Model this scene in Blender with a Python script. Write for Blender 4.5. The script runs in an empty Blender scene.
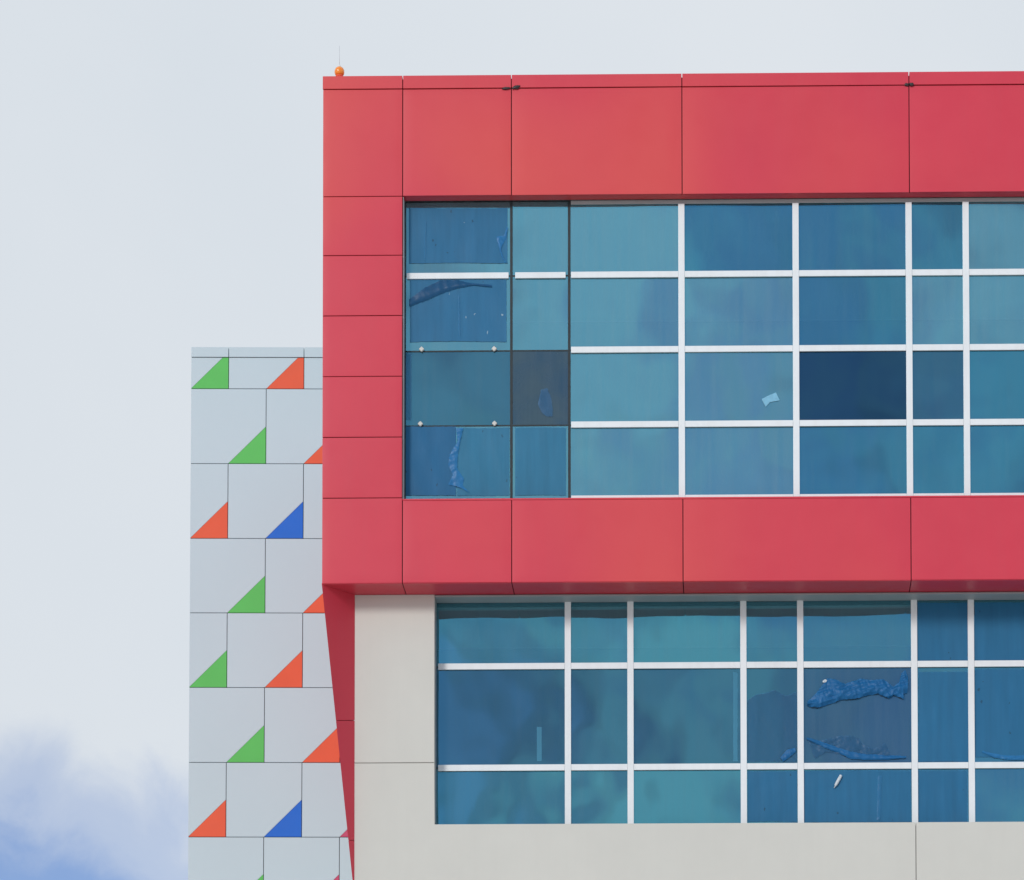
import bpy, bmesh, math, random
from mathutils import Matrix, Vector, noise
random.seed(7)
S = bpy.context.scene
COL = S.collection

# ------------------------------------------------------------------ camera (perspective-control lens)
F = 3600.0                      # focal length in pixels
PPX, PPY = 700.0, 1450.0        # principal point
CAM = Vector((0.0, -45.0, 1.6))
p, w, r = (math.radians(a) for a in (2.635, 0.6505, -0.1498))
Rz = Matrix.Rotation(w, 3, 'Z')
Rx = Matrix.Rotation(p, 3, 'X')
Ry = Matrix(((math.cos(r), 0, -math.sin(r)), (0, 1, 0), (math.sin(r), 0, math.cos(r))))
R = Rz @ Rx @ Ry


def ray(px, py):
    return R @ Vector(((px - PPX) / F, 1.0, -(py - PPY) / F))


def at(px, py, y=0.0):
    """point on the plane y = const that the photograph shows at px, py"""
    d = ray(px, py)
    q = CAM + d * ((y - CAM.y) / d.y)
    return q


def X(px, py, y=0.0):
    return at(px, py, y).x


def Z(px, py, y=0.0):
    return at(px, py, y).z


cam = bpy.data.cameras.new('camera')
cam_o = bpy.data.objects.new('camera', cam)
COL.objects.link(cam_o)
cam.sensor_width = 36.0
cam.lens = F * 36.0 / 1024.0
cam.shift_x = (512.0 - PPX) / 1024.0
cam.shift_y = (PPY - 440.0) / 1024.0
cam.clip_start = 0.1
cam.clip_end = 20000
M = Matrix.Identity(4)
for i in range(3):
    M[i][0] = R[i][0]
    M[i][1] = R[i][2]
    M[i][2] = -R[i][1]
    M[i][3] = CAM[i]
cam_o.matrix_world = M
S.camera = cam_o

# ------------------------------------------------------------------ light
SUN_EL, SUN_AZ = math.radians(21), math.radians(25)      # azimuth: to the left, behind the camera
to_sun = Vector((-math.sin(SUN_AZ) * math.cos(SUN_EL), -math.cos(SUN_AZ) * math.cos(SUN_EL), math.sin(SUN_EL)))
sl = bpy.data.lights.new('sun', 'SUN')
sl.energy = 1.42
sl.angle = math.radians(12)
sl.color = (1.0, 0.975, 0.945)
so = bpy.data.objects.new('sun', sl)
so.rotation_euler = to_sun.to_track_quat('Z', 'Y').to_euler()
so.location = (0, -30, 40)
COL.objects.link(so)

W = bpy.data.worlds.new('World')
S.world = W
W.use_nodes = True
nt = W.node_tree
nt.nodes.clear()


def N(tree, typ, **kw):
    n = tree.nodes.new(typ)
    for k, v in kw.items():
        if k.startswith('i_'):
            key = k[2:]
            n.inputs[int(key) if key.isdigit() else key].default_value = v
        else:
            setattr(n, k, v)
    return n


def ramp(tree, stops, interp='LINEAR'):
    n = tree.nodes.new('ShaderNodeValToRGB')
    n.color_ramp.interpolation = interp
    e = n.color_ramp.elements
    e[0].position, e[0].color = stops[0][0], stops[0][1]
    e[1].position, e[1].color = stops[-1][0], stops[-1][1]
    for pos, c in stops[1:-1]:
        k = e.new(pos)
        k.color = c
    return n


def g(v):
    return (v, v, v, 1)


L = nt.links.new
sky = N(nt, 'ShaderNodeTexSky', sky_type='NISHITA', sun_disc=False, sun_elevation=SUN_EL,
        sun_rotation=math.pi + SUN_AZ, altitude=300, air_density=1.0, dust_density=0.8, ozone_density=3.0)
tc = N(nt, 'ShaderNodeTexCoord')
# broken high cloud: soft large noise over the dome
n1 = N(nt, 'ShaderNodeTexNoise', i_Scale=7.0, i_Detail=5.0, i_Roughness=0.5, i_Distortion=0.3)
L(tc.outputs['Generated'], n1.inputs['Vector'])
n2 = N(nt, 'ShaderNodeTexNoise', i_Scale=34.0, i_Detail=6.0, i_Roughness=0.55, i_Distortion=0.4)
L(tc.outputs['Generated'], n2.inputs['Vector'])
# distance to the blue opening low on the left of the view
d0 = ray(18, 912).normalized()
sub = N(nt, 'ShaderNodeVectorMath', operation='SUBTRACT')
sub.inputs[1].default_value = d0
L(tc.outputs['Generated'], sub.inputs[0])
scl = N(nt, 'ShaderNodeVectorMath', operation='MULTIPLY')
scl.inputs[1].default_value = (1.0, 1.0, 1.5)
L(sub.outputs[0], scl.inputs[0])
ln = N(nt, 'ShaderNodeVectorMath', operation='LENGTH')
L(scl.outputs[0], ln.inputs[0])
ma = N(nt, 'ShaderNodeMath', operation='MULTIPLY_ADD')       # dist + noise*k
L(n2.outputs['Fac'], ma.inputs[0])
ma.inputs[1].default_value = 0.055
L(ln.outputs['Value'], ma.inputs[2])
gap = ramp(nt, [(0.048, g(0.0)), (0.074, g(0.5)), (0.104, g(1))], 'EASE')
L(ma.outputs[0], gap.inputs[0])
# cloud cover: nearly closed ahead, broken behind the camera
sepw = N(nt, 'ShaderNodeSeparateXYZ')
L(tc.outputs['Generated'], sepw.inputs[0])
fb = N(nt, 'ShaderNodeMapRange', clamp=True)
fb.inputs[1].default_value = -0.4
fb.inputs[2].default_value = 0.5
fb.inputs[3].default_value = 0.0
fb.inputs[4].default_value = 0.42
L(sepw.outputs['Y'], fb.inputs[0])
ad = N(nt, 'ShaderNodeMath', operation='ADD')
L(n1.outputs['Fac'], ad.inputs[0])
L(fb.outputs[0], ad.inputs[1])
cov = ramp(nt, [(0.36, g(0.1)), (0.5, g(0.6)), (0.66, g(1))], 'EASE')
L(ad.outputs[0], cov.inputs[0])
mul = N(nt, 'ShaderNodeMath', operation='MULTIPLY')
L(cov.outputs[0], mul.inputs[0])
L(gap.outputs[0], mul.inputs[1])
cc = ramp(nt, [(0.3, (6.85, 7.4, 7.98, 1)), (0.7, (7.3, 7.75, 8.25, 1))])
L(n1.outputs['Fac'], cc.inputs[0])
skm = N(nt, 'ShaderNodeMix', data_type='RGBA', blend_type='MULTIPLY')
skm.inputs[0].default_value = 1.0
L(sky.outputs[0], skm.inputs[6])
skm.inputs[7].default_value = (1.1, 1.0, 1.15, 1)
mx = N(nt, 'ShaderNodeMix', data_type='RGBA')
L(mul.outputs[0], mx.inputs[0])
L(skm.outputs[2], mx.inputs[6])
# unseen cloud behind the camera, greyed and brightened to mottle the pane reflections
n3 = N(nt, 'ShaderNodeTexNoise', i_Scale=14.0, i_Detail=1.6, i_Roughness=0.4, i_Distortion=0.25)
L(tc.outputs['Generated'], n3.inputs['Vector'])
gb = ramp(nt, [(0.35, (0.54, 0.61, 0.67, 1)), (0.5, (1.0, 1.04, 1.03, 1)), (0.65, (1.26, 1.31, 1.28, 1))], 'EASE')
L(n3.outputs['Fac'], gb.inputs[0])
bk = N(nt, 'ShaderNodeMapRange', clamp=True)
bk.inputs[1].default_value = 0.3
bk.inputs[2].default_value = -0.5
L(sepw.outputs['Y'], bk.inputs[0])
gm = N(nt, 'ShaderNodeMix', data_type='RGBA', blend_type='MULTIPLY')
L(bk.outputs[0], gm.inputs[0])
L(cc.outputs[0], gm.inputs[6])
L(gb.outputs[0], gm.inputs[7])
L(gm.outputs[2], mx.inputs[7])
bg = N(nt, 'ShaderNodeBackground')
bg.inputs['Strength'].default_value = 0.1
L(mx.outputs[2], bg.inputs['Color'])
wo = N(nt, 'ShaderNodeOutputWorld')
L(bg.outputs[0], wo.inputs[0])

S.view_settings.view_transform = 'Standard'
S.view_settings.look = 'None'
S.view_settings.exposure = 0
S.view_settings.gamma = 1
S.render.engine = 'CYCLES'
S.cycles.max_bounces = 10
S.cycles.transparent_max_bounces = 16
S.cycles.sample_clamp_indirect = 8
S.cycles.use_denoising = True


# ------------------------------------------------------------------ materials
def mat(name):
    m = bpy.data.materials.new(name)
    m.use_nodes = True
    t = m.node_tree
    b = t.nodes['Principled BSDF']
    return m, t, b


def paint(name, c, rough=0.4, var=0.05, scale=1.5, spec=0.5, coat=0.0, dirt=None, bump=0.0):
    """painted sheet: faint tone variation from weathering, optional dirt tint"""
    m, t, b = mat(name)
    l = t.links.new
    tc = N(t, 'ShaderNodeTexCoord')
    n = N(t, 'ShaderNodeTexNoise', i_Scale=scale, i_Detail=6.0, i_Roughness=0.6)
    l(tc.outputs['Object'], n.inputs['Vector'])
    lo = tuple(v * (1 - var) for v in c) + (1,)
    hi = tuple(min(1, v * (1 + var)) for v in c) + (1,)
    rp = ramp(t, [(0.3, lo), (0.7, hi)])
    l(n.outputs['Fac'], rp.inputs[0])
    out = rp.outputs[0]
    if dirt:
        mp = N(t, 'ShaderNodeMapping')
        mp.inputs['Scale'].default_value = (9, 9, 0.7)
        l(tc.outputs['Object'], mp.inputs[0])
        n3 = N(t, 'ShaderNodeTexNoise', i_Scale=1.0, i_Detail=5.0, i_Roughness=0.6)
        l(mp.outputs[0], n3.inputs['Vector'])
        r3 = ramp(t, [(0.45, g(0)), (0.8, g(dirt[1]))])
        l(n3.outputs['Fac'], r3.inputs[0])
        mm = N(t, 'ShaderNodeMix', data_type='RGBA')
        l(r3.outputs[0], mm.inputs[0])
        l(out, mm.inputs[6])
        mm.inputs[7].default_value = dirt[0] + (1,)
        out = mm.outputs[2]
    l(out, b.inputs['Base Color'])
    n4 = N(t, 'ShaderNodeTexNoise', i_Scale=scale * 4, i_Detail=3.0)
    l(tc.outputs['Object'], n4.inputs['Vector'])
    rr = ramp(t, [(0.3, g(max(0.02, rough - 0.05))), (0.7, g(min(1, rough + 0.07)))])
    l(n4.outputs['Fac'], rr.inputs[0])
    l(rr.outputs[0], b.inputs['Roughness'])
    b.inputs['Specular IOR Level'].default_value = spec
    b.inputs['Coat Weight'].default_value = coat
    b.inputs['Coat Roughness'].default_value = 0.12
    if bump:
        n5 = N(t, 'ShaderNodeTexNoise', i_Scale=160.0, i_Detail=4.0)
        l(tc.outputs['Object'], n5.inputs['Vector'])
        bp = N(t, 'ShaderNodeBump')
        bp.inputs['Strength'].default_value = bump
        bp.inputs['Distance'].default_value = 0.004
        l(n5.outputs['Fac'], bp.inputs['Height'])
        l(bp.outputs[0], b.inputs['Normal'])
    return m



GLOW_X = 11.0
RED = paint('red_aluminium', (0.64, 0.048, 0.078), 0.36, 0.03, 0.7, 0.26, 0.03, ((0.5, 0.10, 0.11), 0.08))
# warm glow on the sheets, painted into the red as soft orange noise
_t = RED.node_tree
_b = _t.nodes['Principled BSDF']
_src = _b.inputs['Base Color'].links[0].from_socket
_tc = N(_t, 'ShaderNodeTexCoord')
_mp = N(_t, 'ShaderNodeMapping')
_mp.inputs['Location'].default_value = (GLOW_X, 0, 0.4)
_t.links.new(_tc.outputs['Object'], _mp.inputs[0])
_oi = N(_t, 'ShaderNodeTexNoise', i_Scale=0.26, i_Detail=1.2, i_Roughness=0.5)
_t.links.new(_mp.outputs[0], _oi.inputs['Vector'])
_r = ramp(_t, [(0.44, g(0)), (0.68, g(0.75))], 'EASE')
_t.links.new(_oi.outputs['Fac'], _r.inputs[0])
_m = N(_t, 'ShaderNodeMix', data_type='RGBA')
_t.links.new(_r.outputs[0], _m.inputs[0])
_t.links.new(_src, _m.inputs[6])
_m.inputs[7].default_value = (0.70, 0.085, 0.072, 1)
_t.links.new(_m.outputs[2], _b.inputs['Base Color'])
REDBACK = paint('dark_red_joint', (0.10, 0.012, 0.018), 0.8, 0.1)
CREAM = paint('cream_render', (0.635, 0.62, 0.562), 0.85, 0.03, 0.9, 0.2, 0, ((0.55, 0.53, 0.48), 0.10), 0.25)
CREAMBACK = paint('cream_joint', (0.22, 0.21, 0.19), 0.9, 0.1)
WHITE = paint('white_powder_coat', (0.79, 0.815, 0.82), 0.4, 0.02, 3, 0.4, 0, ((0.6, 0.59, 0.56), 0.25))
GREYFR = paint('grey_frame', (0.36, 0.38, 0.38), 0.45, 0.06, 3)
DARKFR = paint('dark_gasket', (0.022, 0.03, 0.034), 0.7, 0.15, 6)
SILVER = paint('pale_grey_panel', (0.52, 0.635, 0.675), 0.42, 0.02, 0.5, 0.4, 0.05)
JOINT = paint('grey_joint', (0.11, 0.125, 0.14), 0.8, 0.1)
GREEN = paint('green_panel', (0.12, 0.54, 0.12), 0.5, 0.04, 2, 0.2)
ORANGE = paint('orange_panel', (0.80, 0.12, 0.055), 0.5, 0.04, 2, 0.2)
BLUE = paint('blue_panel', (0.022, 0.15, 0.62), 0.5, 0.04, 2, 0.2)
CRIMSON = paint('crimson_panel', (0.55, 0.045, 0.13), 0.45, 0.04, 2)
CLIPM = paint('fixing_clip', (0.62, 0.60, 0.55), 0.45, 0.08, 30)
SEAL = paint('black_sealant', (0.03, 0.022, 0.022), 0.5, 0.3, 40)
ROOMW = paint('room_ceiling_board', (0.72, 0.74, 0.74), 0.9, 0.04, 1)
PART = paint('room_partition', (0.09, 0.085, 0.085), 0.9, 0.3, 0.8)
SLAB = paint('concrete_slab', (0.28, 0.27, 0.26), 0.9, 0.1, 1.5)
PAVE = paint('pavement', (0.58, 0.57, 0.55), 0.9, 0.12, 0.4, 0.2, 0, None, 0.2)
SCRAP = paint('pale_paper', (0.20, 0.46, 0.62), 0.7, 0.1, 20)
WSCRAP = paint('white_plastic', (0.62, 0.67, 0.70), 0.5, 0.35, 60)
POLE = paint('galvanised', (0.5, 0.52, 0.54), 0.4, 0.1, 8)


def glass(name, refl, trans, dust=0.05, dustcol=(0.18, 0.30, 0.33), rough=0.015, blotch=0.0, blotchcol=(0.1, 0.1, 0.1)):
    """tinted solar-control glass: coloured mirror coat + tinted see-through + thin dust film"""
    m, t, b = mat(name)
    l = t.links.new
    t.nodes.remove(b)
    out = t.nodes['Material Output']
    tc = N(t, 'ShaderNodeTexCoord')
    oi = N(t, 'ShaderNodeObjectInfo')
    # slow waviness of heat-strengthened glass, different on each pane
    mp = N(t, 'ShaderNodeVectorMath', operation='MULTIPLY_ADD')
    l(oi.outputs['Random'], mp.inputs[0])
    mp.inputs[1].default_value = (37, 11, 53)
    l(tc.outputs['Object'], mp.inputs[2])
    wv = N(t, 'ShaderNodeTexNoise', i_Scale=0.9, i_Detail=1.5, i_Roughness=0.45)
    l(mp.outputs[0], wv.inputs['Vector'])
    bp = N(t, 'ShaderNodeBump')
    bp.inputs['Strength'].default_value = 1.0
    bp.inputs['Distance'].default_value = 0.015
    l(wv.outputs['Fac'], bp.inputs['Height'])
    gl = N(t, 'ShaderNodeBsdfGlossy')
    gl.inputs['Color'].default_value = refl + (1,)
    gl.inputs['Roughness'].default_value = rough
    l(bp.outputs[0], gl.inputs['Normal'])
    tr = N(t, 'ShaderNodeBsdfTransparent')
    tr.inputs['Color'].default_value = trans + (1,)
    add = N(t, 'ShaderNodeAddShader')
    l(gl.outputs[0], add.inputs[0])
    l(tr.outputs[0], add.inputs[1])
    df = N(t, 'ShaderNodeBsdfDiffuse')
    df.inputs['Color'].default_value = dustcol + (1,)
    mp2 = N(t, 'ShaderNodeMapping')
    mp2.inputs['Scale'].default_value = (14, 14, 0.6)
    l(mp.outputs[0], mp2.inputs[0])
    dn = N(t, 'ShaderNodeTexNoise', i_Scale=1.0, i_Detail=6.0, i_Roughness=0.6)
    l(mp2.outputs[0], dn.inputs['Vector'])
    dr = ramp(t, [(0.3, g(dust * 0.75)), (0.75, g(dust * 1.3))])
    l(dn.outputs['Fac'], dr.inputs[0])
    fac = dr.outputs[0]
    mix = N(t, 'ShaderNodeMixShader')
    l(fac, mix.inputs[0])
    l(add.outputs[0], mix.inputs[1])
    l(df.outputs[0], mix.inputs[2])
    last = mix
    if blotch:
        bn = N(t, 'ShaderNodeTexNoise', i_Scale=1.6, i_Detail=4.0, i_Roughness=0.5)
        l(mp.outputs[0], bn.inputs['Vector'])
        br = ramp(t, [(0.38, g(0)), (0.62, g(blotch))])
        l(bn.outputs['Fac'], br.inputs[0])
        d2 = N(t, 'ShaderNodeBsdfDiffuse')
        d2.inputs['Color'].default_value = blotchcol + (1,)
        m2 = N(t, 'ShaderNodeMixShader')
        l(br.outputs[0], m2.inputs[0])
        l(mix.outputs[0], m2.inputs[1])
        l(d2.outputs[0], m2.inputs[2])
        last = m2
    l(last.outputs[0], out.inputs['Surface'])
    return m


GLASS = glass('blue_green_glass', (0.095, 0.335, 0.42), (0.36, 0.52, 0.54), 0.20, (0.26, 0.37, 0.39))
GLASSB = glass('blue_glass', (0.042, 0.240, 0.335), (0.28, 0.42, 0.50), 0.14, (0.17, 0.29, 0.34))
GLASST = glass('teal_glass', (0.055, 0.245, 0.325), (0.32, 0.46, 0.50), 0.16, (0.17, 0.29, 0.32))
GLASSM = glass('slate_blue_glass', (0.042, 0.165, 0.242), (0.26, 0.38, 0.44), 0.14, (0.13, 0.20, 0.26))
GLASSD = glass('dark_blue_glass', (0.026, 0.092, 0.150), (0.16, 0.26, 0.34), 0.05, (0.10, 0.2, 0.28))
GLASSH = glass('dusty_glass', (0.045, 0.19, 0.275), (0.22, 0.34, 0.36), 0.22, (0.13, 0.22, 0.26), 0.06)
GLASSP = glass('hazy_glass', (0.032, 0.13, 0.215), (0.20, 0.31, 0.40), 0.30, (0.115, 0.20, 0.29), 0.05)
GLASSG = glass('grimy_glass', (0.03, 0.09, 0.14), (0.18, 0.25, 0.27), 0.28, (0.13, 0.17, 0.21), 0.1, 0.4, (0.09, 0.13, 0.14))


def filmmat(name, c, rough=0.35, alpha=0.85, specks=True, crumple=0.35, tscale=22):
    m, t, b = mat(name)
    l = t.links.new
    tc = N(t, 'ShaderNodeTexCoord')
    mp = N(t, 'ShaderNodeMapping')
    mp.inputs['Scale'].default_value = (10, 10, 0.8)
    l(tc.outputs['Object'], mp.inputs[0])
    n = N(t, 'ShaderNodeTexNoise', i_Scale=1.0, i_Detail=6.0, i_Roughness=0.6)
    l(mp.outputs[0], n.inputs['Vector'])
    rp = ramp(t, [(0.3, tuple(v * 0.9 for v in c) + (1,)), (0.72, tuple(v * 1.09 for v in c) + (1,))])
    l(n.outputs['Fac'], rp.inputs[0])
    out = rp.outputs[0]
    if specks:
        vo = N(t, 'ShaderNodeTexVoronoi', feature='F1', i_Scale=10.0)
        vo.inputs['Randomness'].default_value = 1.0
        mp3 = N(t, 'ShaderNodeMapping')
        mp3.inputs['Scale'].default_value = (1.0, 1.0, 0.55)
        mp3.inputs['Rotation'].default_value = (0, 0.5, 0)
        nz = N(t, 'ShaderNodeTexNoise', i_Scale=25.0, i_Detail=3.0)
        l(tc.outputs['Object'], nz.inputs['Vector'])
        va = N(t, 'ShaderNodeVectorMath', operation='MULTIPLY_ADD')
        l(nz.outputs['Color'], va.inputs[0])
        va.inputs[1].default_value = (0.06, 0.06, 0.06)
        l(tc.outputs['Object'], va.inputs[2])
        l(va.outputs[0], mp3.inputs[0])
        l(mp3.outputs[0], vo.inputs['Vector'])
        lt = N(t, 'ShaderNodeMath', operation='LESS_THAN')
        l(vo.outputs['Distance'], lt.inputs[0])
        lt.inputs[1].default_value = 0.11
        sc = N(t, 'ShaderNodeSeparateColor')
        l(vo.outputs['Color'], sc.inputs[0])
        g1 = N(t, 'ShaderNodeMath', operation='GREATER_THAN')
        l(sc.outputs[0], g1.inputs[0])
        g1.inputs[1].default_value = 0.74
        mu = N(t, 'ShaderNodeMath', operation='MULTIPLY')
        l(lt.outputs[0], mu.inputs[0])
        l(g1.outputs[0], mu.inputs[1])
        mu2 = N(t, 'ShaderNodeMath', operation='MULTIPLY')
        l(mu.outputs[0], mu2.inputs[0])
        mu2.inputs[1].default_value = 0.55
        mm = N(t, 'ShaderNodeMix', data_type='RGBA')
        l(mu2.outputs[0], mm.inputs[0])
        l(out, mm.inputs[6])
        sr = ramp(t, [(0.28, (0.012, 0.03, 0.05, 1)), (0.32, (0.55, 0.66, 0.68, 1))], 'CONSTANT')
        l(sc.outputs[1], sr.inputs[0])
        l(sr.outputs[0], mm.inputs[7])
        out = mm.outputs[2]
    l(out, b.inputs['Base Color'])
    b.inputs['Roughness'].default_value = rough
    b.inputs['Alpha'].default_value = alpha
    b.inputs['Specular IOR Level'].default_value = 0.25
    n5 = N(t, 'ShaderNodeTexNoise', i_Scale=float(tscale), i_Detail=3.0, i_Distortion=1.2)
    l(tc.outputs['Object'], n5.inputs['Vector'])
    bp = N(t, 'ShaderNodeBump')
    bp.inputs['Strength'].default_value = crumple
    bp.inputs['Distance'].default_value = 0.01
    l(n5.outputs['Fac'], bp.inputs['Height'])
    l(bp.outputs[0], b.inputs['Normal'])
    return m


FILM = filmmat('blue_film', (0.020, 0.155, 0.31), 0.42, 0.86, True, 0.12, 9)
FILMB = filmmat('washed_blue_film', (0.030, 0.195, 0.34), 0.42, 0.80, True, 0.12, 9)
FILMK = filmmat('deep_blue_film', (0.014, 0.132, 0.285), 0.5, 0.9, True, 0.12, 9)
FILMD = filmmat('crumpled_blue_film', (0.013, 0.135, 0.34), 0.42, 0.88, False, 0.45, 22)
FILML = filmmat('pale_blue_film', (0.03, 0.21, 0.48), 0.35, 0.7, False, 0.3, 14)
FILMT = filmmat('thin_blue_film', (0.03, 0.14, 0.30), 0.35, 0.45, False, 0.5, 18)


FILMC = filmmat('crease_blue_film', (0.05, 0.26, 0.52), 0.35, 0.35, False, 0.3, 14)
FILMF = filmmat('faint_blue_film', (0.04, 0.19, 0.42), 0.4, 0.35, False, 0.2, 10)
TAPE = filmmat('pale_blue_tape', (0.075, 0.31, 0.47), 0.4, 0.62, False, 0.1, 10)


# ------------------------------------------------------------------ mesh helpers
def finish(name, bm, m, parent=None, smooth=False):
    bmesh.ops.recalc_face_normals(bm, faces=bm.faces)
    me = bpy.data.meshes.new(name)
    bm.to_mesh(me)
    bm.free()
    me.materials.append(m)
    if smooth:
        for f in me.polygons:
            f.use_smooth = True
    o = bpy.data.objects.new(name, me)
    COL.objects.link(o)
    if parent is not None:
        o.parent = parent
        o.matrix_parent_inverse = Matrix.Identity(4)
    return o


def localise(o):
    """origin to the middle of the mesh so object coordinates differ from piece to piece"""
    me = o.data
    c = sum((v.co for v in me.vertices), Vector()) / max(1, len(me.vertices))
    return c


def add_box(bm, x0, x1, y0, y1, z0, z1):
    vs = [bm.verts.new((x, y, z)) for x in (x0, x1) for y in (y0, y1) for z in (z0, z1)]
    for f in ((0, 1, 3, 2), (4, 6, 7, 5), (0, 4, 5, 1), (2, 3, 7, 6), (0, 2, 6, 4), (1, 5, 7, 3)):
        bm.faces.new([vs[i] for i in f])


def box(name, x0, x1, y0, y1, z0, z1, m, parent=None, bev=0.0):
    bm = bmesh.new()
    add_box(bm, x0, x1, y0, y1, z0, z1)
    if bev:
        bmesh.ops.bevel(bm, geom=list(bm.edges), offset=bev, segments=2, affect='EDGES', profile=0.6)
    return finish(name, bm, m, parent)


def prism(name, pts, y0, y1, m, parent=None, bev=0.0):
    """extrude a polygon of (x, z) between two depths"""
    bm = bmesh.new()
    a = [bm.verts.new((x, y0, z)) for x, z in pts]
    b = [bm.verts.new((x, y1, z)) for x, z in pts]
    n = len(pts)
    bm.faces.new(a)
    bm.faces.new(b[::-1])
    for i in range(n):
        bm.faces.new((a[i], a[(i + 1) % n], b[(i + 1) % n], b[i]))
    if bev:
        bmesh.ops.bevel(bm, geom=list(bm.edges), offset=bev, segments=1, affect='EDGES')
    return finish(name, bm, m, parent)


def pillow(name, x0, x1, z0, z1, y, th, m, parent, amp=0.003, tilt=0.0, n=10, ret=0.012, horiz=0.0):
    """sheet-metal cassette: gently bowed face with rounded returns"""
    bm = bmesh.new()
    sx, sz = random.uniform(-tilt, tilt), random.uniform(-tilt, tilt) + horiz
    off = random.uniform(0, 100)
    grid = []
    us = [0, ret] + [ret + (x1 - x0 - 2 * ret) * k / n for k in range(1, n)] + [x1 - x0 - ret, x1 - x0]
    vs = [0, ret] + [ret + (z1 - z0 - 2 * ret) * k / n for k in range(1, n)] + [z1 - z0 - ret, z1 - z0]
    for u in us:
        row = []
        for v in vs:
            fu, fv = u / (x1 - x0), v / (z1 - z0)
            edge = min(u, v, x1 - x0 - u, z1 - z0 - v)
            rd = 0.0008 * max(0.0, 1 - edge / ret) ** 2
            b = amp * math.sin(math.pi * fu) * math.sin(math.pi * fv)
            b += 0.8 * amp * noise.noise(Vector((u * 0.9 + off, v * 0.9, off)))
            yy = y - b + rd + sx * (fu - 0.5) * (x1 - x0) + sz * (fv - 0.5) * (z1 - z0)
            row.append(bm.verts.new((x0 + u, yy, z0 + v)))
        grid.append(row)
    nu, nv = len(us), len(vs)
    for i in range(nu - 1):
        for j in range(nv - 1):
            bm.faces.new((grid[i][j], grid[i + 1][j], grid[i + 1][j + 1], grid[i][j + 1]))
    ring = [grid[i][0] for i in range(nu)] + [grid[-1][j] for j in range(1, nv)] + \
           [grid[i][-1] for i in range(nu - 2, -1, -1)] + [grid[0][j] for j in range(nv - 2, 0, -1)]
    front = [bm.verts.new(v.co) for v in ring]
    back = [bm.verts.new((v.co.x, y + th, v.co.z)) for v in ring]
    k = len(ring)
    for i in range(k):
        bm.faces.new((front[i], back[i], back[(i + 1) % k], front[(i + 1) % k]))
    o = finish(name, bm, m, parent, True)
    return o


def empty(name, loc, label, cat, group=None):
    o = bpy.data.objects.new(name, None)
    o.location = loc
    COL.objects.link(o)
    o['label'] = label
    o['category'] = cat
    if group:
        o['group'] = group
    return o


def tag(o, label, cat, group=None):
    o['label'] = label
    o['category'] = cat
    if group:
        o['group'] = group
    return o


def lab(o, t):
    o['label'] = t
    return o


def structure(o):
    o['kind'] = 'structure'
    return o


# ------------------------------------------------------------------ ground
bm = bmesh.new()
v = [bm.verts.new(c) for c in ((-3000, -3000, 0), (3000, -3000, 0), (3000, 3000, 0), (-3000, 3000, 0))]
bm.faces.new(v)
structure(finish('ground', bm, PAVE))

# ------------------------------------------------------------------ red office building
XL = X(322.3, 340)                         # left edge of the red box
XR = 13.2                                  # right end, beyond the frame
YB = 16.0                                  # back of the building
ZT = Z(600, 74.4)                          # top of the parapet
DW = 0.50                                  # the storey below stands this far back
bld = empty('office_building', (0, 0, 0), 'red clad office building with blue glazing in white frames above a cream wall', 'building')

G = 0.006                                  # half a joint
zj = [Z(600, 74.4), Z(600, 87.6), Z(600, 194.7), Z(600, 499.2), Z(600, 582.0)]
zcol = [Z(362, a) for a in (196.4, 255.4, 315.7, 376.4, 437.2, 498.0)]
xj_t = [XL, X(402.7, 140), X(511.4, 140), X(682, 140), X(909.2, 140), X(1137, 140), XR]
xj_b = [XL, X(402.4, 540), X(511.7, 540), X(683, 540), X(911, 540), X(1139, 540), XR]
XOL, XOR = xj_t[1], XR - 1.4               # window opening
PT = 0.03


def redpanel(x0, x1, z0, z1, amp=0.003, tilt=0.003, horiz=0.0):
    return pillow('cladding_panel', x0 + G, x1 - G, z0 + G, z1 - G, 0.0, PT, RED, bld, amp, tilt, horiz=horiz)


for i in range(len(xj_t) - 1):
    # coping: front face, then a flat top falling back
    x0, x1 = xj_t[i] + (0 if i == 0 else G), xj_t[i + 1] - G
    z0, z1 = zj[1] + G, zj[0]
    bm = bmesh.new()
    prof = [(-0.012, z0), (-0.012, z1 - 0.006), (-0.006, z1), (0.55, z1 - 0.02), (0.55, z1 - 0.05), (0.03, z1 - 0.022), (0.03, z0)]
    a = [bm.verts.new((x0, y, z)) for y, z in prof]
    b = [bm.verts.new((x1, y, z)) for y, z in prof]
    bm.faces.new(a)
    bm.faces.new(b[::-1])
    for k in range(len(prof)):
        k2 = (k + 1) % len(prof)
        bm.faces.new((a[k], a[k2], b[k2], b[k]))
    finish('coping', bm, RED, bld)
    # deep panels over the window
    zz = zcol[0] if i == 0 else zj[2]
    redpanel(xj_t[i], xj_t[i + 1], zz, zj[1], 0.004, 0.004)
for k in range(5):
    redpanel(XL, xj_t[1], zcol[k + 1], zcol[k], 0.003, 0.002)
redpanel(XL, xj_b[1], zj[4], zcol[5], 0.003, 0.002)
for i in range(1, len(xj_b) - 1):
    redpanel(xj_b[i], xj_b[i + 1], zj[4], zj[3], 0.004, 0.004)
redpanel(XOR, XR, zj[3], zj[2])

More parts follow.
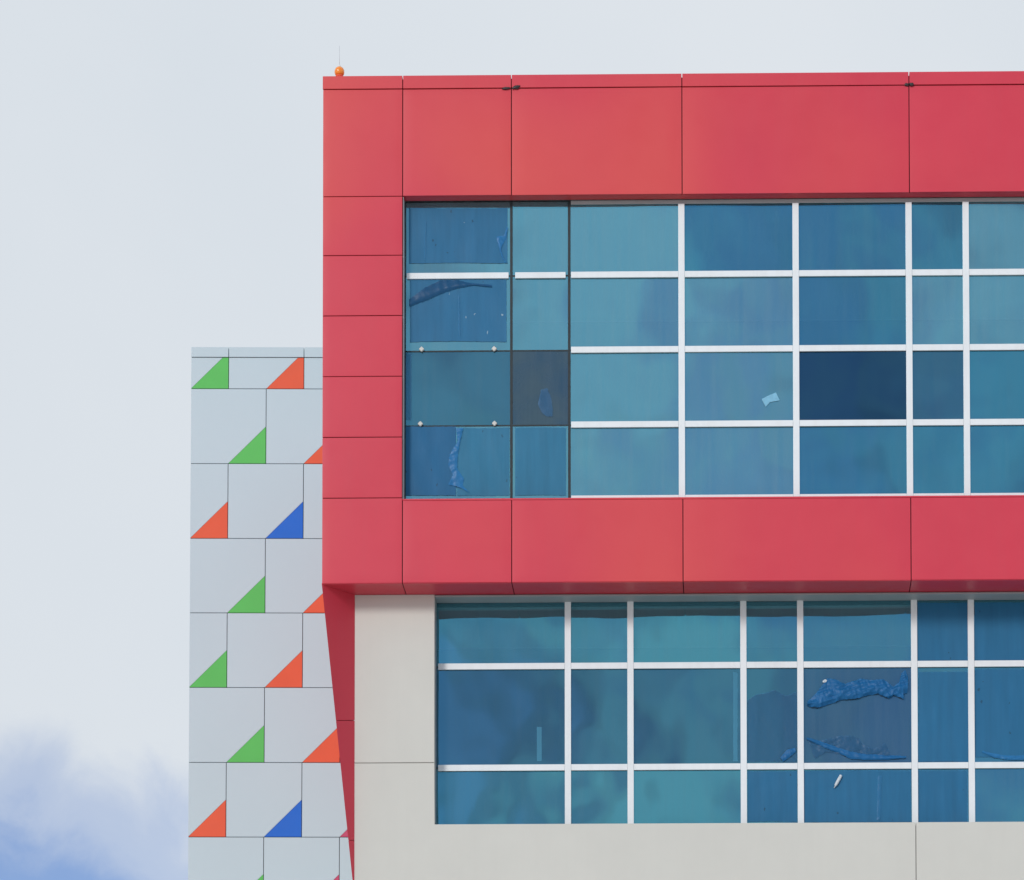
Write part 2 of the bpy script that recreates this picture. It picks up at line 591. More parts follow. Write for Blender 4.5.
# backing behind the joints (one ring)
bm = bmesh.new()
yb0, yb1 = PT + 0.002, 0.16
add_box(bm, XL + 0.01, XR - 0.01, yb0, yb1, zj[2] + 0.012, ZT - 0.034)
add_box(bm, XL + 0.01, XOL - 0.012, yb0, yb1, zj[3] - 0.012, zj[2] + 0.012)
add_box(bm, XOR + 0.012, XR - 0.01, yb0, yb1, zj[3] - 0.012, zj[2] + 0.012)
add_box(bm, XL + 0.01, XR - 0.01, yb0, yb1, zj[4] + 0.014, zj[3] - 0.012)
finish('backing_wall', bm, REDBACK, bld)
# red returns round the opening
YG = 0.205                                 # upper glass plane
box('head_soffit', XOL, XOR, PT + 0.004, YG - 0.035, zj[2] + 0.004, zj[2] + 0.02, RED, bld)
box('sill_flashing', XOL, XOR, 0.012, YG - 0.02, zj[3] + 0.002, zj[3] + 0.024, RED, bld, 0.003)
box('jamb_trim', XOL + 0.001, XOL + 0.011, 0.03, YG - 0.01, zj[3] + 0.028, zj[2] - 0.002, GREYFR, bld)
# sealant lumps at the coping joints
for px, py, wd, hh, ang in ((506.2, 88.3, 0.105, 0.034, 4), (516.0, 87.2, 0.10, 0.042, 14), (906.6, 84.6, 0.06, 0.04, 3), (911.4, 84.4, 0.055, 0.042, -6)):
    c = at(px, py, -0.014)
    bm = bmesh.new()
    bmesh.ops.create_icosphere(bm, subdivisions=3, radius=0.5)
    for v in bm.verts:
        k = 1 + 0.5 * noise.noise(v.co * 3.1 + Vector((px, 0, 0)))
        x, z = v.co.x * wd * k, v.co.z * hh * k
        a = math.radians(ang)
        v.co = c + Vector((x * math.cos(a) - z * math.sin(a), v.co.y * 0.03, x * math.sin(a) + z * math.cos(a)))
    finish('sealant_patch', bm, SEAL, bld, True)

# soffit under the box, panel by panel
xw0 = X(354.6, 720, DW)
for i in range(len(xj_b) - 1):
    bm = bmesh.new()
    add_box(bm, xj_b[i] + (0.0 if i == 0 else G), xj_b[i + 1] - G, 0.012, DW + 0.36, zj[4] - 0.002, zj[4] + 0.012)
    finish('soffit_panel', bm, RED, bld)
box('soffit_backing', XL + 0.02, XR - 0.02, 0.17, DW + 1.2, zj[4] + 0.02, zj[4] + 0.05, REDBACK, bld)

# flared cheek at the left end, tapering down from the box to the cream wall
zs = zj[4] - 0.003
zc = [zs, Z(345, 720, 0.2), Z(350, 840, 0.4), Z(354.6, 897, DW)]


def cheek(t):
    """edge from the front of the box (t=0) to the foot on the wall (t=1)"""
    return Vector((XL + (xw0 - XL) * t, DW * t, zs + (zc[3] - zs) * t))


ts = [0.0] + [(zs - zc[1]) / (zs - zc[3]), (zs - zc[2]) / (zs - zc[3])] + [1.0]
for k in range(3):
    g0 = 0.006 / (zs - zc[3]) if k else 0
    a, b = cheek(ts[k] + g0), cheek(ts[k + 1] - (0.004 / (zs - zc[3]) if k < 2 else 0))
    bm = bmesh.new()
    wz = [1.6 + (q_.z - 1.6) * (45 + DW) / (45 + q_.y) for q_ in (a, b)]
    P = [Vector((xw0, DW, a.z if k == 0 else wz[0])), a, Vector((a.x + 0.02, DW + 0.25, a.z)), Vector((xw0, DW, wz[1])), b, Vector((b.x + 0.02, DW + 0.25, b.z))]
    q = [bm.verts.new(c) for c in P]
    bm.faces.new((q[0], q[1], q[2]))
    bm.faces.new((q[3], q[5], q[4]))
    for i0, i1 in ((0, 1), (1, 2), (2, 0)):
        bm.faces.new((q[i0], q[i1], q[i1 + 3], q[i0 + 3]))
    bmesh.ops.remove_doubles(bm, verts=bm.verts, dist=0.0005)
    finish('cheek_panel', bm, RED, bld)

# ------------------------------------------------------------------ side, back, roof
zst = [zj[4], zcol[5], zcol[4], zcol[3], zcol[2], zcol[1], zcol[0], zj[1]]
yss = [0.034, 4.0, 8.0, 12.0, YB]
for a in range(len(zst) - 1):
    for b in range(4):
        bm = bmesh.new()
        add_box(bm, XL, XL + 0.009, yss[b] + G, yss[b + 1] - G, zst[a] + G, zst[a + 1] - G)
        finish('side_panel', bm, RED, bld)
box('side_wall', XL + 0.012, XL + 0.2, 0.17, YB, zj[4] + 0.055, ZT - 0.09, REDBACK, bld)
box('rear_wall', XL + 0.21, XR, YB - 0.25, YB, zj[4] + 0.06, ZT - 0.09, SLAB, bld)
box('roof', XL + 0.21, XR - 0.22, 0.17, YB - 0.26, ZT - 0.75, ZT - 0.5, SLAB, bld)
box('end_wall', XR - 0.2, XR, 0.17, YB - 0.26, zj[4] + 0.06, ZT - 0.09, RED, bld)

# ------------------------------------------------------------------ lower storey walls (cream)
yc0, yc1 = DW, DW + 0.10
xo0 = X(434.4, 710, DW)                    # lower window opening
xo1 = XR - 1.9
zl_top = zj[4] - 0.004
zl_sill = Z(720, 823.2, DW)
zl_j = Z(394, 762.8, DW)
xcj = X(916, 850, DW)
zlow = Z(600, 1010, DW)
CG = 0.004
prism('wall_panel', [(xw0, zl_j + CG), (xo0, zl_j + CG), (xo0, zl_top), (xw0, zl_top)], yc0, yc1, CREAM, bld, 0.003)
prism('wall_panel', [(xw0, zlow + CG), (xcj - CG, zlow + CG), (xcj - CG, zl_sill), (xo0, zl_sill), (xo0, zl_j - CG), (xw0, zl_j - CG)], yc0, yc1, CREAM, bld, 0.003)
prism('wall_panel', [(xcj + CG, zlow + CG), (XR, zlow + CG), (XR, zl_top), (xo1, zl_top), (xo1, zl_sill), (xcj + CG, zl_sill)], yc0, yc1, CREAM, bld, 0.003)
xx = [xw0, xw0 + 4.4, xw0 + 8.8, xw0 + 13.2, XR]
zz = [0.6, 3.0, 5.4, zlow]
for i in range(4):
    for k in range(3):
        prism('wall_panel', [(xx[i] + CG, zz[k] + CG), (xx[i + 1] - CG, zz[k] + CG), (xx[i + 1] - CG, zz[k + 1] - CG), (xx[i] + CG, zz[k + 1] - CG)], yc0, yc1, CREAM, bld, 0.003)
box('plinth', xw0 - 0.02, XR + 0.02, yc0 - 0.03, yc1 + 0.2, 0, 0.6, SLAB, bld, 0.01)
bm = bmesh.new()
yk0, yk1 = yc1 + 0.003, yc1 + 0.30
add_box(bm, xw0 + 0.01, xo0 - 0.05, yk0, yk1, zl_sill - 0.02, zl_top)
add_box(bm, xo1 + 0.002, XR - 0.01, yk0, yk1, zl_sill - 0.02, zl_top)
add_box(bm, xw0 + 0.01, XR - 0.01, yk0, yk1, 0.55, zl_sill - 0.02)
finish('backing_wall', bm, CREAMBACK, bld)
box('side_wall', xw0, xw0 + 0.2, yk1 + 0.003, YB, 0.0, zl_top - 0.002, CREAM, bld)
box('end_wall', XR - 0.2, XR, yk1 + 0.003, YB, 0.0, zl_top, CREAM, bld)
box('rear_wall', xw0 + 0.21, XR - 0.21, YB - 0.25, YB, 0.0, zl_top, CREAM, bld)

# ------------------------------------------------------------------ rooms behind the glass
zuh, zus = zj[2] + 0.02, zj[3] - 0.05
yub = YG + 4.45
box('ceiling', XL + 0.21, XR - 0.22, 0.40, yub, zuh + 0.03, zuh + 0.12, ROOMW, bld)
box('partition', XL + 0.21, XR - 0.22, yub + 0.003, yub + 0.15, zus - 0.2, zuh + 0.12, PART, bld)
box('floor_slab', XL + 0.21, XR - 0.22, 0.34, yub, zus - 0.3, zus - 0.05, SLAB, bld)
YGL = DW + 0.30                            # lower glass plane
ylb = YGL + 1.95
zls = zl_sill - 0.3
box('ceiling', xw0 + 0.21, XR - 0.22, YGL + 0.1, ylb, zl_top - 0.10, zl_top - 0.03, ROOMW, bld)
box('partition', xw0 + 0.21, XR - 0.22, ylb + 0.003, ylb + 0.15, zls - 0.2, zl_top - 0.03, PART, bld)
box('floor_slab', xw0 + 0.21, XR - 0.22, yk1 + 0.01, ylb, zls - 0.3, zls - 0.05, SLAB, bld)

# ------------------------------------------------------------------ upper window
CW = 0.040                                 # half width of a white cap
YC = YG - 0.032                            # front of the caps


def make_window(xs, zs_, yg, opening, glassfn, name):
    bm = bmesh.new()
    x0, x1, z0, z1 = opening
    add_box(bm, x0, x1, yg + 0.03, yg + 0.11, z0 - 0.02, z0 + 0.05)
    add_box(bm, x0, x1, yg + 0.03, yg + 0.11, z1 - 0.05, z1 + 0.01)
    for i, xv in enumerate(xs):
        a = max(x0, xv - 0.016)
        b = min(x1, xv + 0.016)
        if b - a < 0.004:
            continue
        add_box(bm, a, b, yg - 0.004, yg + 0.105, z0 + 0.002, z1 - 0.002)
    for zv in zs_[1:-1]:
        for i in range(len(xs) - 1):
            add_box(bm, max(x0, xs[i] - 0.016) + 0.032, xs[i + 1] - 0.016, yg - 0.003, yg + 0.1, zv - 0.009, zv + 0.009)
    win = lab(finish('window', bm, DARKFR, bld), name)
    for i in range(len(xs) - 1):
        for k in range(len(zs_) - 1):
            m, l = glassfn(i, k)
            o = pane(xs[i] + 0.017, xs[i + 1] - 0.017, zs_[k + 1] + 0.010, zs_[k] - 0.010, yg, m, win)
            if l:
                lab(o, l)
    return win


def pane(x0, x1, z0, z1, y, m, parent):
    """a sealed double-glazed unit: faces dish slightly, set a hair out of true"""
    cx, cz = (x0 + x1) / 2, (z0 + z1) / 2
    bm = bmesh.new()
    n = 10
    amp = random.uniform(-0.0012, 0.0022)
    tx, tz = random.gauss(0, 0.0028), random.gauss(0, 0.0028)
    gv = []
    for i in range(n + 1):
        row = []
        for j in range(n + 1):
            u, v = i / n, j / n
            x, z = x0 + (x1 - x0) * u - cx, z0 + (z1 - z0) * v - cz
            yy = -amp * 16 * u * (1 - u) * v * (1 - v) + tx * x + tz * z
            row.append(bm.verts.new((x, yy, z)))
        gv.append(row)
    for i in range(n):
        for j in range(n):
            bm.faces.new((gv[i][j], gv[i + 1][j], gv[i + 1][j + 1], gv[i][j + 1]))
    o = finish('pane', bm, m, parent, True)
    o.location = (cx, y, cz)
    return o


ux = [XOL + 0.006, X(511.4, 350, YG), X(569.3, 350, YG), X(681.7, 350, YG), X(796, 350, YG), X(909.2, 350, YG), X(966.3, 350, YG), X(1079, 350, YG), X(1192, 350, YG), X(1249, 350, YG), X(1362, 350, YG), X(1475, 350, YG), X(1590, 350, YG)]
ux = [x for x in ux if x < XOR - 0.3] + [XOR - 0.01]
uzj = [zj[2] + 0.005, Z(740, 273.3, YG - 0.04), Z(740, 348.3, YG - 0.04), Z(740, 423.2, YG - 0.04), Z(740, 495.2, YG - 0.04)]
uz_bot = zj[3] + 0.028


def upper_glass(i, k):
    if i == 0 and k == 2:
        return GLASSH, 'dusty grey glass pane'
    if i == 1 and k == 2:
        return GLASSG, 'grimy dark grey glass pane'
    if i == 4 and k == 2:
        return GLASSD, 'dark blue glass pane'
    if i == 5 and k == 2:
        return GLASSM, 'slate blue narrow glass pane'
    if (i, k) in ((4, 0), (4, 1), (5, 0), (5, 3), (6, 2), (6, 3), (4, 3), (3, 0), (7, 1), (8, 3), (9, 0)):
        return GLASSB, None
    return GLASS, None


uwin = make_window(ux, uzj[:-1] + [uz_bot], YG, (XOL + 0.002, XOR, uz_bot - 0.0, zj[2] + 0.004), upper_glass, 'four row strip of blue glass panes in white frames')


def cap(name, x0, x1, z0, z1, y0, y1, parent, m=WHITE):
    return box(name, x0, x1, y0, y1, z0, z1, m, parent, 0.003)


# white caps: verticals from the third bay rightwards, horizontals bay by bay
for i in range(3, len(ux) - 1):
    cap('mullion', ux[i] - CW, ux[i] + CW, uz_bot + 0.004, zj[2] - 0.055, YC - 0.004, YG - 0.006, uwin)
for i in range(2, len(ux) - 1):
    a = ux[i] + (CW + 0.002 if i > 2 else 0.024)
    b = ux[i + 1] - CW - 0.002
    for k in (1, 2, 3):
        cap('transom', a, b, uzj[k] - 0.039, uzj[k] + 0.039, YC, YG - 0.006, uwin)
    cap('transom', a, b, uz_bot + 0.004, uzj[4] + 0.012, YC, YG - 0.006, uwin)
cap('transom', ux[0] + 0.03, ux[1] - 0.034, uzj[1] - 0.039, uzj[1] + 0.037, YC, YG - 0.006, uwin)
cap('transom', ux[1] + 0.05, ux[2] - 0.045, uzj[1] - 0.039, uzj[1] + 0.037, YC, YG - 0.006, uwin)
box('head_frame', ux[2] + 0.022, XOR - 0.01, YC + 0.012, YG - 0.006, zj[2] - 0.05, zj[2] + 0.001, GREYFR, uwin, 0.003)
for px, py in ((421.6, 349.4), (494.2, 349.0), (420.4, 424.0), (494.6, 423.6)):
    c = at(px, py, YG - 0.02)
    s = 0.036
    prism('clip', [(c.x - s, c.z), (c.x, c.z - s), (c.x + s, c.z), (c.x, c.z + s)], YG - 0.04, YG - 0.005, CLIPM, uwin, 0.006)

# ------------------------------------------------------------------ lower window
lx = [xo0 - 0.046, X(568, 715, YGL), X(630.6, 715, YGL), X(743.6, 715, YGL), X(800.5, 715, YGL), X(914.4, 715, YGL), X(971.3, 715, YGL), X(1084, 715, YGL), X(1141, 715, YGL), X(1254, 715, YGL), X(1367, 715, YGL), X(1424, 715, YGL)]
lx = [x for x in lx if x < xo1 - 0.3] + [xo1 - 0.01]
lzj = [Z(720, 600.5, YGL), Z(720, 664.8, YGL - 0.04), Z(720, 766.3, YGL - 0.04), zl_sill + 0.004]


def lower_glass(i, k):
    if (i, k) == (4, 1):
        return GLASSP, 'hazy pane with torn blue film'
    if k == 1 and i < 5:
        return GLASSM, None
    return GLASST, None


lwin = make_window(lx, lzj, YGL, (xo0 + 0.002, xo1 - 0.002, zl_sill + 0.003, lzj[0] + 0.005), lower_glass, 'three row strip of blue glass panes in white frames')
box('jamb_trim', xo0 - 0.014, xo0 + 0.001, yc1 + 0.002, YGL - 0.004, zl_sill + 0.002, lzj[0], GREYFR, lwin)
YCL = YGL - 0.032
zcap = lzj[0] + 0.012
for i in range(1, len(lx) - 1):
    cap('mullion', lx[i] - CW, lx[i] + CW, zl_sill + 0.002, zcap - 0.01, YCL - 0.004, YGL - 0.006, lwin)
for i in range(0, len(lx) - 1):
    a = lx[i] + CW + 0.002 if i > 0 else xo0 + 0.024
    b = lx[i + 1] - CW - 0.002
    for k in (1, 2):
        cap('transom', a, b, lzj[k] - 0.040, lzj[k] + 0.040, YCL, YGL - 0.006, lwin)
    if i > 0:
        cap('transom', a, b, zl_sill + 0.002, zl_sill + 0.032, YCL, YGL - 0.006, lwin)
box('head_frame', xo0 + 0.003, xo1 - 0.003, DW + 0.006, YGL - 0.006, zcap - 0.008, zl_top - 0.03, GREYFR, lwin, 0.003)
box('head_frame', xo0 + 0.003, xo1 - 0.003, DW + 0.02, YGL - 0.006, zl_top - 0.026, zl_top - 0.002, GREYFR, lwin)


# ------------------------------------------------------------------ protective film
def poly_at(pts, t):
    ls = [0.0]
    for a, b in zip(pts, pts[1:]):
        ls.append(ls[-1] + math.hypot(b[0] - a[0], b[1] - a[1]))
    d = t * ls[-1]
    for i in range(len(pts) - 1):
        if d <= ls[i + 1] or i == len(pts) - 2:
            k = (d - ls[i]) / max(1e-9, ls[i + 1] - ls[i])
            return (pts[i][0] + (pts[i + 1][0] - pts[i][0]) * k, pts[i][1] + (pts[i + 1][1] - pts[i][1]) * k)


def ribbon(name, edge_a, edge_b, y, m, parent=None, bulge=0.01, crumple=0.006, fold=14.0, nu=70, nv=14, rag=0.0, thick=0.0015):
    """thin sheet spanning two outline curves (photo px on the pane's plane) with bulge and folds in depth"""
    bm = bmesh.new()
    rows = []
    sd = random.uniform(0, 50)
    for i in range(nu + 1):
        a = at(*poly_at(edge_a, i / nu), y)
        b = at(*poly_at(edge_b, i / nu), y)
        row = []
        for j in range(nv + 1):
            t = j / nv
            q = a.lerp(b, t)
            if rag and j in (0, nv):
                q = q + Vector((rag * noise.noise(Vector((i * 0.9, sd, j))), 0, rag * noise.noise(Vector((sd, i * 0.8, j)))))
            d = bulge * math.sin(math.pi * t ** 1.4) ** 0.8 if 0 < t < 1 else 0.0
            s1, s2 = q.x * 0.93 + q.z * 0.37, q.z * 0.93 - q.x * 0.37
            d += crumple * (1 - 2 * abs(noise.noise(Vector((s1 * fold * 0.45, s2 * fold * 1.5, sd)))) + 0.6 * (1 - 2 * abs(noise.noise(Vector((s1 * fold * 1.9, s2 * fold * 0.7, sd + 9))))))
            row.append(bm.verts.new((q.x, y - d, q.z)))
        rows.append(row)
    for i in range(nu):
        for j in range(nv):
            bm.faces.new((rows[i][j], rows[i + 1][j], rows[i + 1][j + 1], rows[i][j + 1]))
    o = finish(name, bm, m, parent, True)
    return o


def film(win, x0, x1, y0, y1, yp, m=FILM, label='blue protective film stuck over the pane'):
    c0, c1 = at(x0, y0, yp), at(x1, y1, yp)
    ea = [(x0, y0), ((x0 + x1) / 2, y0 + random.uniform(-0.5, 0.7)), (x1, y0)]
    eb = [(x0, y1), ((x0 + x1) / 2, y1 + random.uniform(-0.7, 0.5)), (x1, y1)]
    o = ribbon('film', ea, eb, yp - 0.007, m, win, 0.0, 0.003, 2.2, 24, 16, 0.006)
    return lab(o, label)


film(uwin, 409, 507.5, 208, 263.5, YG)
film(uwin, 410, 506.5, 279.5, 342, YG)
film(uwin, 405.8, 456, 426.5, 495.5, YG, FILMK, 'deep blue protective film on the left part of the pane')
film(uwin, 457, 509.5, 427.5, 495.5, YG, FILMB)
film(uwin, 515, 566, 427.5, 495.5, YG, FILMB)
film(lwin, 917.5, 968.5, 602.5, 661, YGL)
film(lwin, 974.5, 1081, 602.5, 661, YGL)
film(lwin, 918.5, 968, 672, 762, YGL)
film(lwin, 974.5, 1081, 669, 757, YGL)
film(lwin, 918.5, 967, 771, 822, YGL)
film(lwin, 804, 911, 771, 822, YGL)
film(lwin, 747.5, 797, 771, 822, YGL)
lab(ribbon('film', [(747.2, 701), (755, 695), (766, 693), (775, 690), (786, 696), (797, 692)], [(747.2, 762), (770, 761.5), (797, 762)], YGL - 0.007, FILMT, lwin, 0.0, 0.004, 3, 60, 16, 0.010), 'thin blue film peeling from the top of the pane')
film(uwin, 405.5, 411.5, 352.5, 420, YG, FILMF, 'narrow strip of blue film left along the edge')


def c4(*pts):
    return [(780 + a / 5.5, 650 + b / 5.5) for a, b in pts]


def c2(*pts):
    return [(390 + a / 5.12, 190 + b / 5.12) for a, b in pts]


def c3(*pts):
    return [(390 + a / 5.12, 340 + b / 5.12) for a, b in pts]


o = ribbon('plastic_film', c4((150, 285), (200, 240), (235, 190), (262, 158), (300, 163), (360, 188), (440, 160), (520, 168), (570, 162), (622, 205), (655, 180), (668, 130), (690, 112), (704, 150)),
           c4((148, 306), (170, 316), (215, 318), (280, 297), (340, 275), (420, 270), (480, 252), (540, 242), (600, 270), (625, 250), (655, 262), (680, 272), (676, 245), (700, 238)),
           YGL - 0.012, FILMD, None, 0.030, 0.020, 13.0, 130, 26, 0.008)
tag(o, 'bunched roll of crumpled blue film sagging across the upper part of a pane', 'plastic film')
o = ribbon('plastic_film', c4((146, 480), (250, 512), (350, 548), (450, 572), (560, 578), (695, 584)),
           c4((146, 492), (250, 540), (320, 566), (390, 600), (470, 606), (590, 604), (692, 596)),
           YGL - 0.012, FILMD, None, 0.012, 0.008, 8.0, 80, 10, 0.008)
tag(o, 'dark torn fold of blue film lying along the bottom of the torn-film pane', 'plastic film')
o = ribbon('plastic_film', c4((150, 486), (230, 500), (300, 480), (360, 472), (430, 484), (462, 525), (520, 545), (580, 512), (600, 560)),
           c4((168, 530), (192, 600), (260, 560), (340, 575), (400, 595), (470, 590), (520, 590), (580, 588), (610, 586)),
           YGL - 0.004, FILMT, None, 0.004, 0.012, 12.0, 80, 12, 0.012)
tag(o, 'thin see-through scrap of blue film behind the dark fold at the pane bottom', 'plastic film')
o = ribbon('plastic_film', c2((98, 562), (180, 500), (258, 462), (340, 460), (420, 478), (520, 486)),
           c2((98, 598), (170, 572), (260, 532), (340, 506), (430, 490), (522, 500)),
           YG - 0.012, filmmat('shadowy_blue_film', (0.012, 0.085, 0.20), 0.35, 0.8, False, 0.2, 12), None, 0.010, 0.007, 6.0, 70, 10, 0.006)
tag(o, 'long dark fold of blue film curling off under the leftmost white bar', 'plastic film')
o = ribbon('plastic_film', c2((600, 190), (582, 235), (545, 240), (556, 290), (572, 340), (588, 372)),
           c2((606, 196), (594, 250), (572, 290), (570, 312), (580, 345), (596, 376)),
           YG - 0.012, FILML, None, 0.006, 0.007, 12.0, 50, 8, 0.008)
tag(o, 'small pale blue tear of film at the right of the top corner pane', 'plastic film')
o = ribbon('plastic_film', c3((338, 452), (346, 520), (305, 590), (298, 640), (322, 690), (298, 742), (345, 748)),
           c3((376, 452), (360, 520), (347, 600), (345, 660), (380, 712), (372, 745), (410, 786)),
           YG - 0.012, FILML, None, 0.006, 0.008, 9.0, 80, 10, 0.01)
tag(o, 'pale ragged vertical strip of blue film hanging in the bottom corner pane', 'plastic film')
o = ribbon('plastic_film', [(982.5, 751), (992, 753.5), (1008, 756), (1040, 755)], [(982, 752.5), (994, 758), (1010, 760.5), (1040, 760)], YGL - 0.012, FILML, None, 0.01, 0.012, 12, 50, 6, 0.004)
tag(o, 'narrow curl of blue film along the bottom of the far right film pane', 'plastic film')
o = ribbon('plastic_film', [(780.5, 757.5), (787, 750), (795, 748)], [(783, 762), (790, 757), (796, 752)], YGL - 0.012, FILMD, None, 0.008, 0.01, 14, 30, 6, 0.006)
tag(o, 'little dark blue shred of film in the lower corner of the narrow pane', 'plastic film')
o = ribbon('plastic_film', [(541, 390), (547, 388), (552, 400), (553, 416)], [(538, 404), (541, 412), (546, 416), (551, 417)], YG - 0.008, FILMF, None, 0.004, 0.006, 8, 30, 8, 0.01)
tag(o, 'faint blue patch of film left on the grimy grey pane', 'plastic film')
# thin upright creases in the blue film
for xa, ya, xb, yb, wd, win, yp in ((458.7, 296, 459.6, 337, 0.7, uwin, YG), (880, 776, 878.5, 820, 2.0, lwin, YGL), (426, 222, 425, 262, 0.5, uwin, YG)):
    ribbon('film_crease', [(xa - wd, ya), (xb - wd, yb)], [(xa + wd, ya), (xb + wd, yb)], yp - 0.013, FILMC, win, 0.004, 0.006, 20, 40, 4, 0.010)

# scraps and a white spot
o = ribbon('paper_scrap', [(761.6, 399.2), (767, 396.2), (776, 392.5)], [(765.6, 407), (770, 402.2), (779.6, 400.5)], YG - 0.004, SCRAP, None, 0.002, 0.003, 8, 20, 6)
tag(o, 'crooked pale scrap of paper stuck on a pane of the upper window', 'paper')
a, b = at(841.2, 775, YGL - 0.03), at(834.2, 788, YGL - 0.03)
bm = bmesh.new()
n = 12
rows = []
for i, t in enumerate((0, 0.04, 0.3, 0.62, 0.8, 0.84, 1.0)):
    rad = (0.010, 0.019, 0.021, 0.020, 0.018, 0.008, 0.006)[i]
    c = a.lerp(b, t)
    ax = (b - a).normalized()
    e1 = ax.cross(Vector((0, 1, 0))).normalized()
    rows.append([bm.verts.new(c + e1 * rad * math.cos(2 * math.pi * k / n) + Vector((0, 1, 0)) * rad * math.sin(2 * math.pi * k / n)) for k in range(n)])
for i in range(len(rows) - 1):
    for k in range(n):
        bm.faces.new((rows[i][k], rows[i][(k + 1) % n], rows[i + 1][(k + 1) % n], rows[i + 1][k]))
bm.faces.new(rows[0])
bm.faces.new(rows[-1][::-1])
tag(finish('plastic_tube', bm, WSCRAP, None, True), 'small white plastic tube caught on the blue film below the bunched roll', 'tube')
o = ribbon('white_spot', [(822.6, 681), (825, 679.4), (826.8, 680)], [(822.8, 682.6), (825.4, 682.6), (826.6, 681.6)], YGL - 0.03, WSCRAP, None, 0.006, 0.004, 20, 10, 6)  # small white patch set over the peak of the bunched film
tag(o, 'tiny bright white spot at the peak of the bunched blue film', 'scrap')

# strips of pale tape left on two panes
for (xa, xb, ya, yb) in ((536.9, 541.7, 726.8, 761.2), (733.2, 737.6, 672, 761.5)):
    ribbon('tape_strip', [(xa, ya), (xa, yb)], [(xb, ya + 0.4), (xb, yb)], YGL - 0.006, TAPE, lwin, 0.0, 0.001, 3, 30, 4, 0.002)

# ------------------------------------------------------------------ roof fittings
tb = at(339.8, 76.4, 0.14)
bl = empty('warning_light', (tb.x, 0.10, ZT + 0.004), 'small orange dome warning light on the corner of the red parapet', 'warning light')


def lathe(name, prof, m, parent, n=24):
    bm = bmesh.new()
    rows = []
    for rr, z in prof:
        rows.append([bm.verts.new((rr * math.cos(2 * math.pi * k / n), rr * math.sin(2 * math.pi * k / n), z)) for k in range(n)])
    for i in range(len(rows) - 1):
        for k in range(n):
            bm.faces.new((rows[i][k], rows[i][(k + 1) % n], rows[i + 1][(k + 1) % n], rows[i + 1][k]))
    bm.faces.new(rows[0][::-1])
    bm.faces.new(rows[-1])
    return finish(name, bm, m, parent, True)


mo, t_, b_ = mat('orange_lens')
nn = N(t_, 'ShaderNodeTexNoise', i_Scale=12.0)
rp_ = ramp(t_, [(0.3, (0.92, 0.24, 0.025, 1)), (0.7, (1.0, 0.34, 0.05, 1))])
t_.links.new(nn.outputs['Fac'], rp_.inputs[0])
t_.links.new(rp_.outputs[0], b_.inputs['Base Color'])
b_.inputs['Roughness'].default_value = 0.12
b_.inputs['Subsurface Weight'].default_value = 0.2
b_.inputs['Subsurface Radius'].default_value = (0.03, 0.01, 0.005)
lathe('base', [(0.036, -0.012), (0.036, 0.022), (0.044, 0.03), (0.044, 0.046)], ORANGE, bl)
lathe('lens', [(0.043, 0.046), (0.054, 0.062), (0.058, 0.085), (0.055, 0.108), (0.044, 0.13), (0.026, 0.144), (0.006, 0.15)], mo, bl)
lathe('cap', [(0.016, 0.1485), (0.013, 0.165), (0.004, 0.172)], WHITE, bl, 12)
lathe('spike', [(0.0022, 0.172), (0.0016, 0.40)], POLE, bl, 8)
tr_ = at(724, 72, 0.3)
o = lathe('lightning_rod', [(0.009, 0), (0.009, 0.03), (0.004, 0.035), (0.003, 0.115), (0.0005, 0.125)], POLE, None, 10)
o.location = (tr_.x, 0.3, ZT - 0.022)
tag(o, 'thin short grey lightning rod standing on the red parapet', 'lightning rod')

bl.scale = (1.1, 1.1, 1.1)
# ------------------------------------------------------------------ patterned tower behind
YT = 14.5
TROT = math.radians(1.0)
t0 = at(189.5, 600, YT)
LEAN = 0.0026
tower = empty('clad_tower', (t0.x - t0.z * LEAN, YT, 0), 'pale grey panelled tower with green, orange and blue corner triangles, behind the red building', 'tower')
tower.rotation_euler = (0, LEAN, TROT)
XLt = 0.0
sc_ = (45 + YT) / F                                   # metres per pixel at the tower
PW = X(302.2, 500, YT) - X(226.9, 500, YT)
rows_px = [346.8, 356.9, 388.2, 463.1, 537.9, 612.4, 687.0, 762.0, 836.6, 911.2]
zr = [Z(255, a, YT) for a in rows_px]
while zr[-1] > 1.0:
    zr.append(zr[-1] - PW)
TW = 3.05 * PW * 1.5
TG = 0.0055
ncol = 5
fmt = {0: {0: GREEN, 1: ORANGE}, 1: {0: GREEN, 1: ORANGE, 2: GREEN}, 2: {0: ORANGE, 1: BLUE, 2: GREEN}, 3: {0: GREEN, 1: ORANGE}, 4: {0: GREEN, 1: ORANGE, 2: BLUE}, 5: {0: GREEN, 1: ORANGE}, 6: {0: ORANGE, 1: BLUE, 2: CRIMSON}, 7: {0: GREEN, 1: CRIMSON}}
cyc = [GREEN, ORANGE, BLUE]
xend = ncol * PW


def tpart(name, pts, y0, y1, m, parent):
    return prism(name, pts, y0, y1, m, parent, 0.0015)


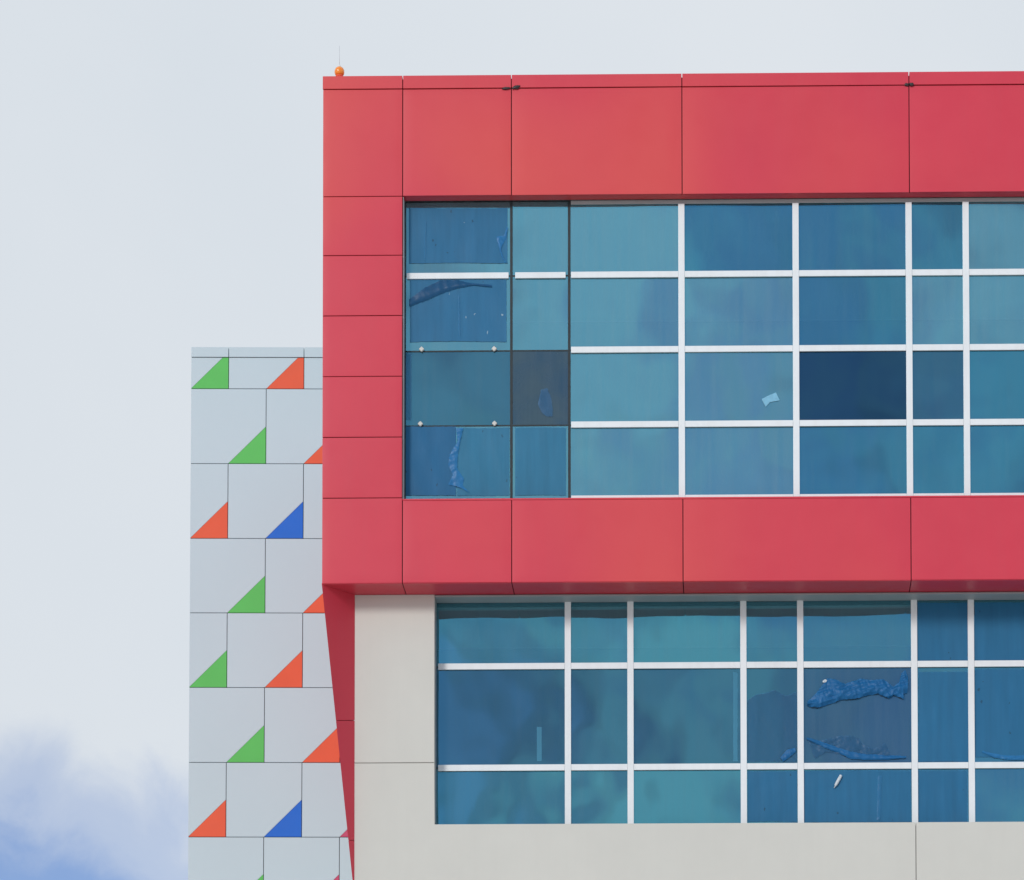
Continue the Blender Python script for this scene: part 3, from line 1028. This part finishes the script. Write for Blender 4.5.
# coping course
for a, b in ((0, 0.5 * PW), (0.5 * PW, 1.5 * PW), (1.5 * PW, 2.5 * PW), (2.5 * PW, 3.5 * PW), (3.5 * PW, 4.5 * PW), (4.5 * PW, xend)):
    tpart('coping', [(a + TG, zr[1] + TG), (b - TG, zr[1] + TG), (b - TG, zr[0]), (a + TG, zr[0])], -0.012, 0.35, SILVER, tower)
for rI in range(len(zr) - 2):
    z1, z0 = zr[rI + 1], zr[rI + 2]
    half = (rI % 2 == 0)
    edges = [0.0] + ([0.5 * PW + k * PW for k in range(ncol)] if half else [PW * (k + 1) for k in range(ncol)])
    edges = [e for e in edges if e < xend + 1e-4]
    if edges[-1] < xend - 1e-3:
        edges.append(xend)
    for c in range(len(edges) - 1):
        a, b = edges[c] + TG, edges[c + 1] - TG
        lo, hi = z0 + TG, z1 - TG
        full = (edges[c + 1] - edges[c]) > 0.9 * PW or c == 0
        colr = fmt.get(rI, {}).get(c, cyc[(rI * 2 + c * 5) % 3]) if full else None
        if colr is None:
            tpart('cladding_panel', [(a, lo), (b, lo), (b, hi), (a, hi)], 0, 0.03, SILVER, tower)
            continue
        s = 0.5 * PW - 2 * TG
        top = min(hi, lo + s)
        # the panel is cut on the diagonal, the coloured corner is its own sheet
        if lo + s <= hi:
            pts = [(a, lo)] if b - s > a + 0.01 else []
            pts += [(b - s - 0.002, lo), (b, lo + s + 0.002), (b, hi), (a, hi)]
            tri = [(b - s + 0.002, lo), (b, lo), (b, lo + s - 0.002)]
        else:
            cut = lo + s - hi
            pts = ([(a, lo)] if b - s > a + 0.01 else []) + [(b - s - 0.002, lo), (b - cut - 0.002, hi), (a, hi)]
            tri = [(b - s + 0.002, lo), (b, lo), (b, hi), (b - cut + 0.002, hi)]
        pnl = tpart('cladding_panel', pts, 0, 0.03, SILVER, tower)
        tpart('corner_triangle', tri, 0.0005, 0.0305, colr, pnl)
box('core_wall', 0.006, xend - 0.006, 0.033, 0.30, 0, zr[1] - 0.01, JOINT, tower)
box('body', 0.02, xend - 0.02, 0.31, 6.0, 0, zr[0] - 0.35, SILVER, tower)
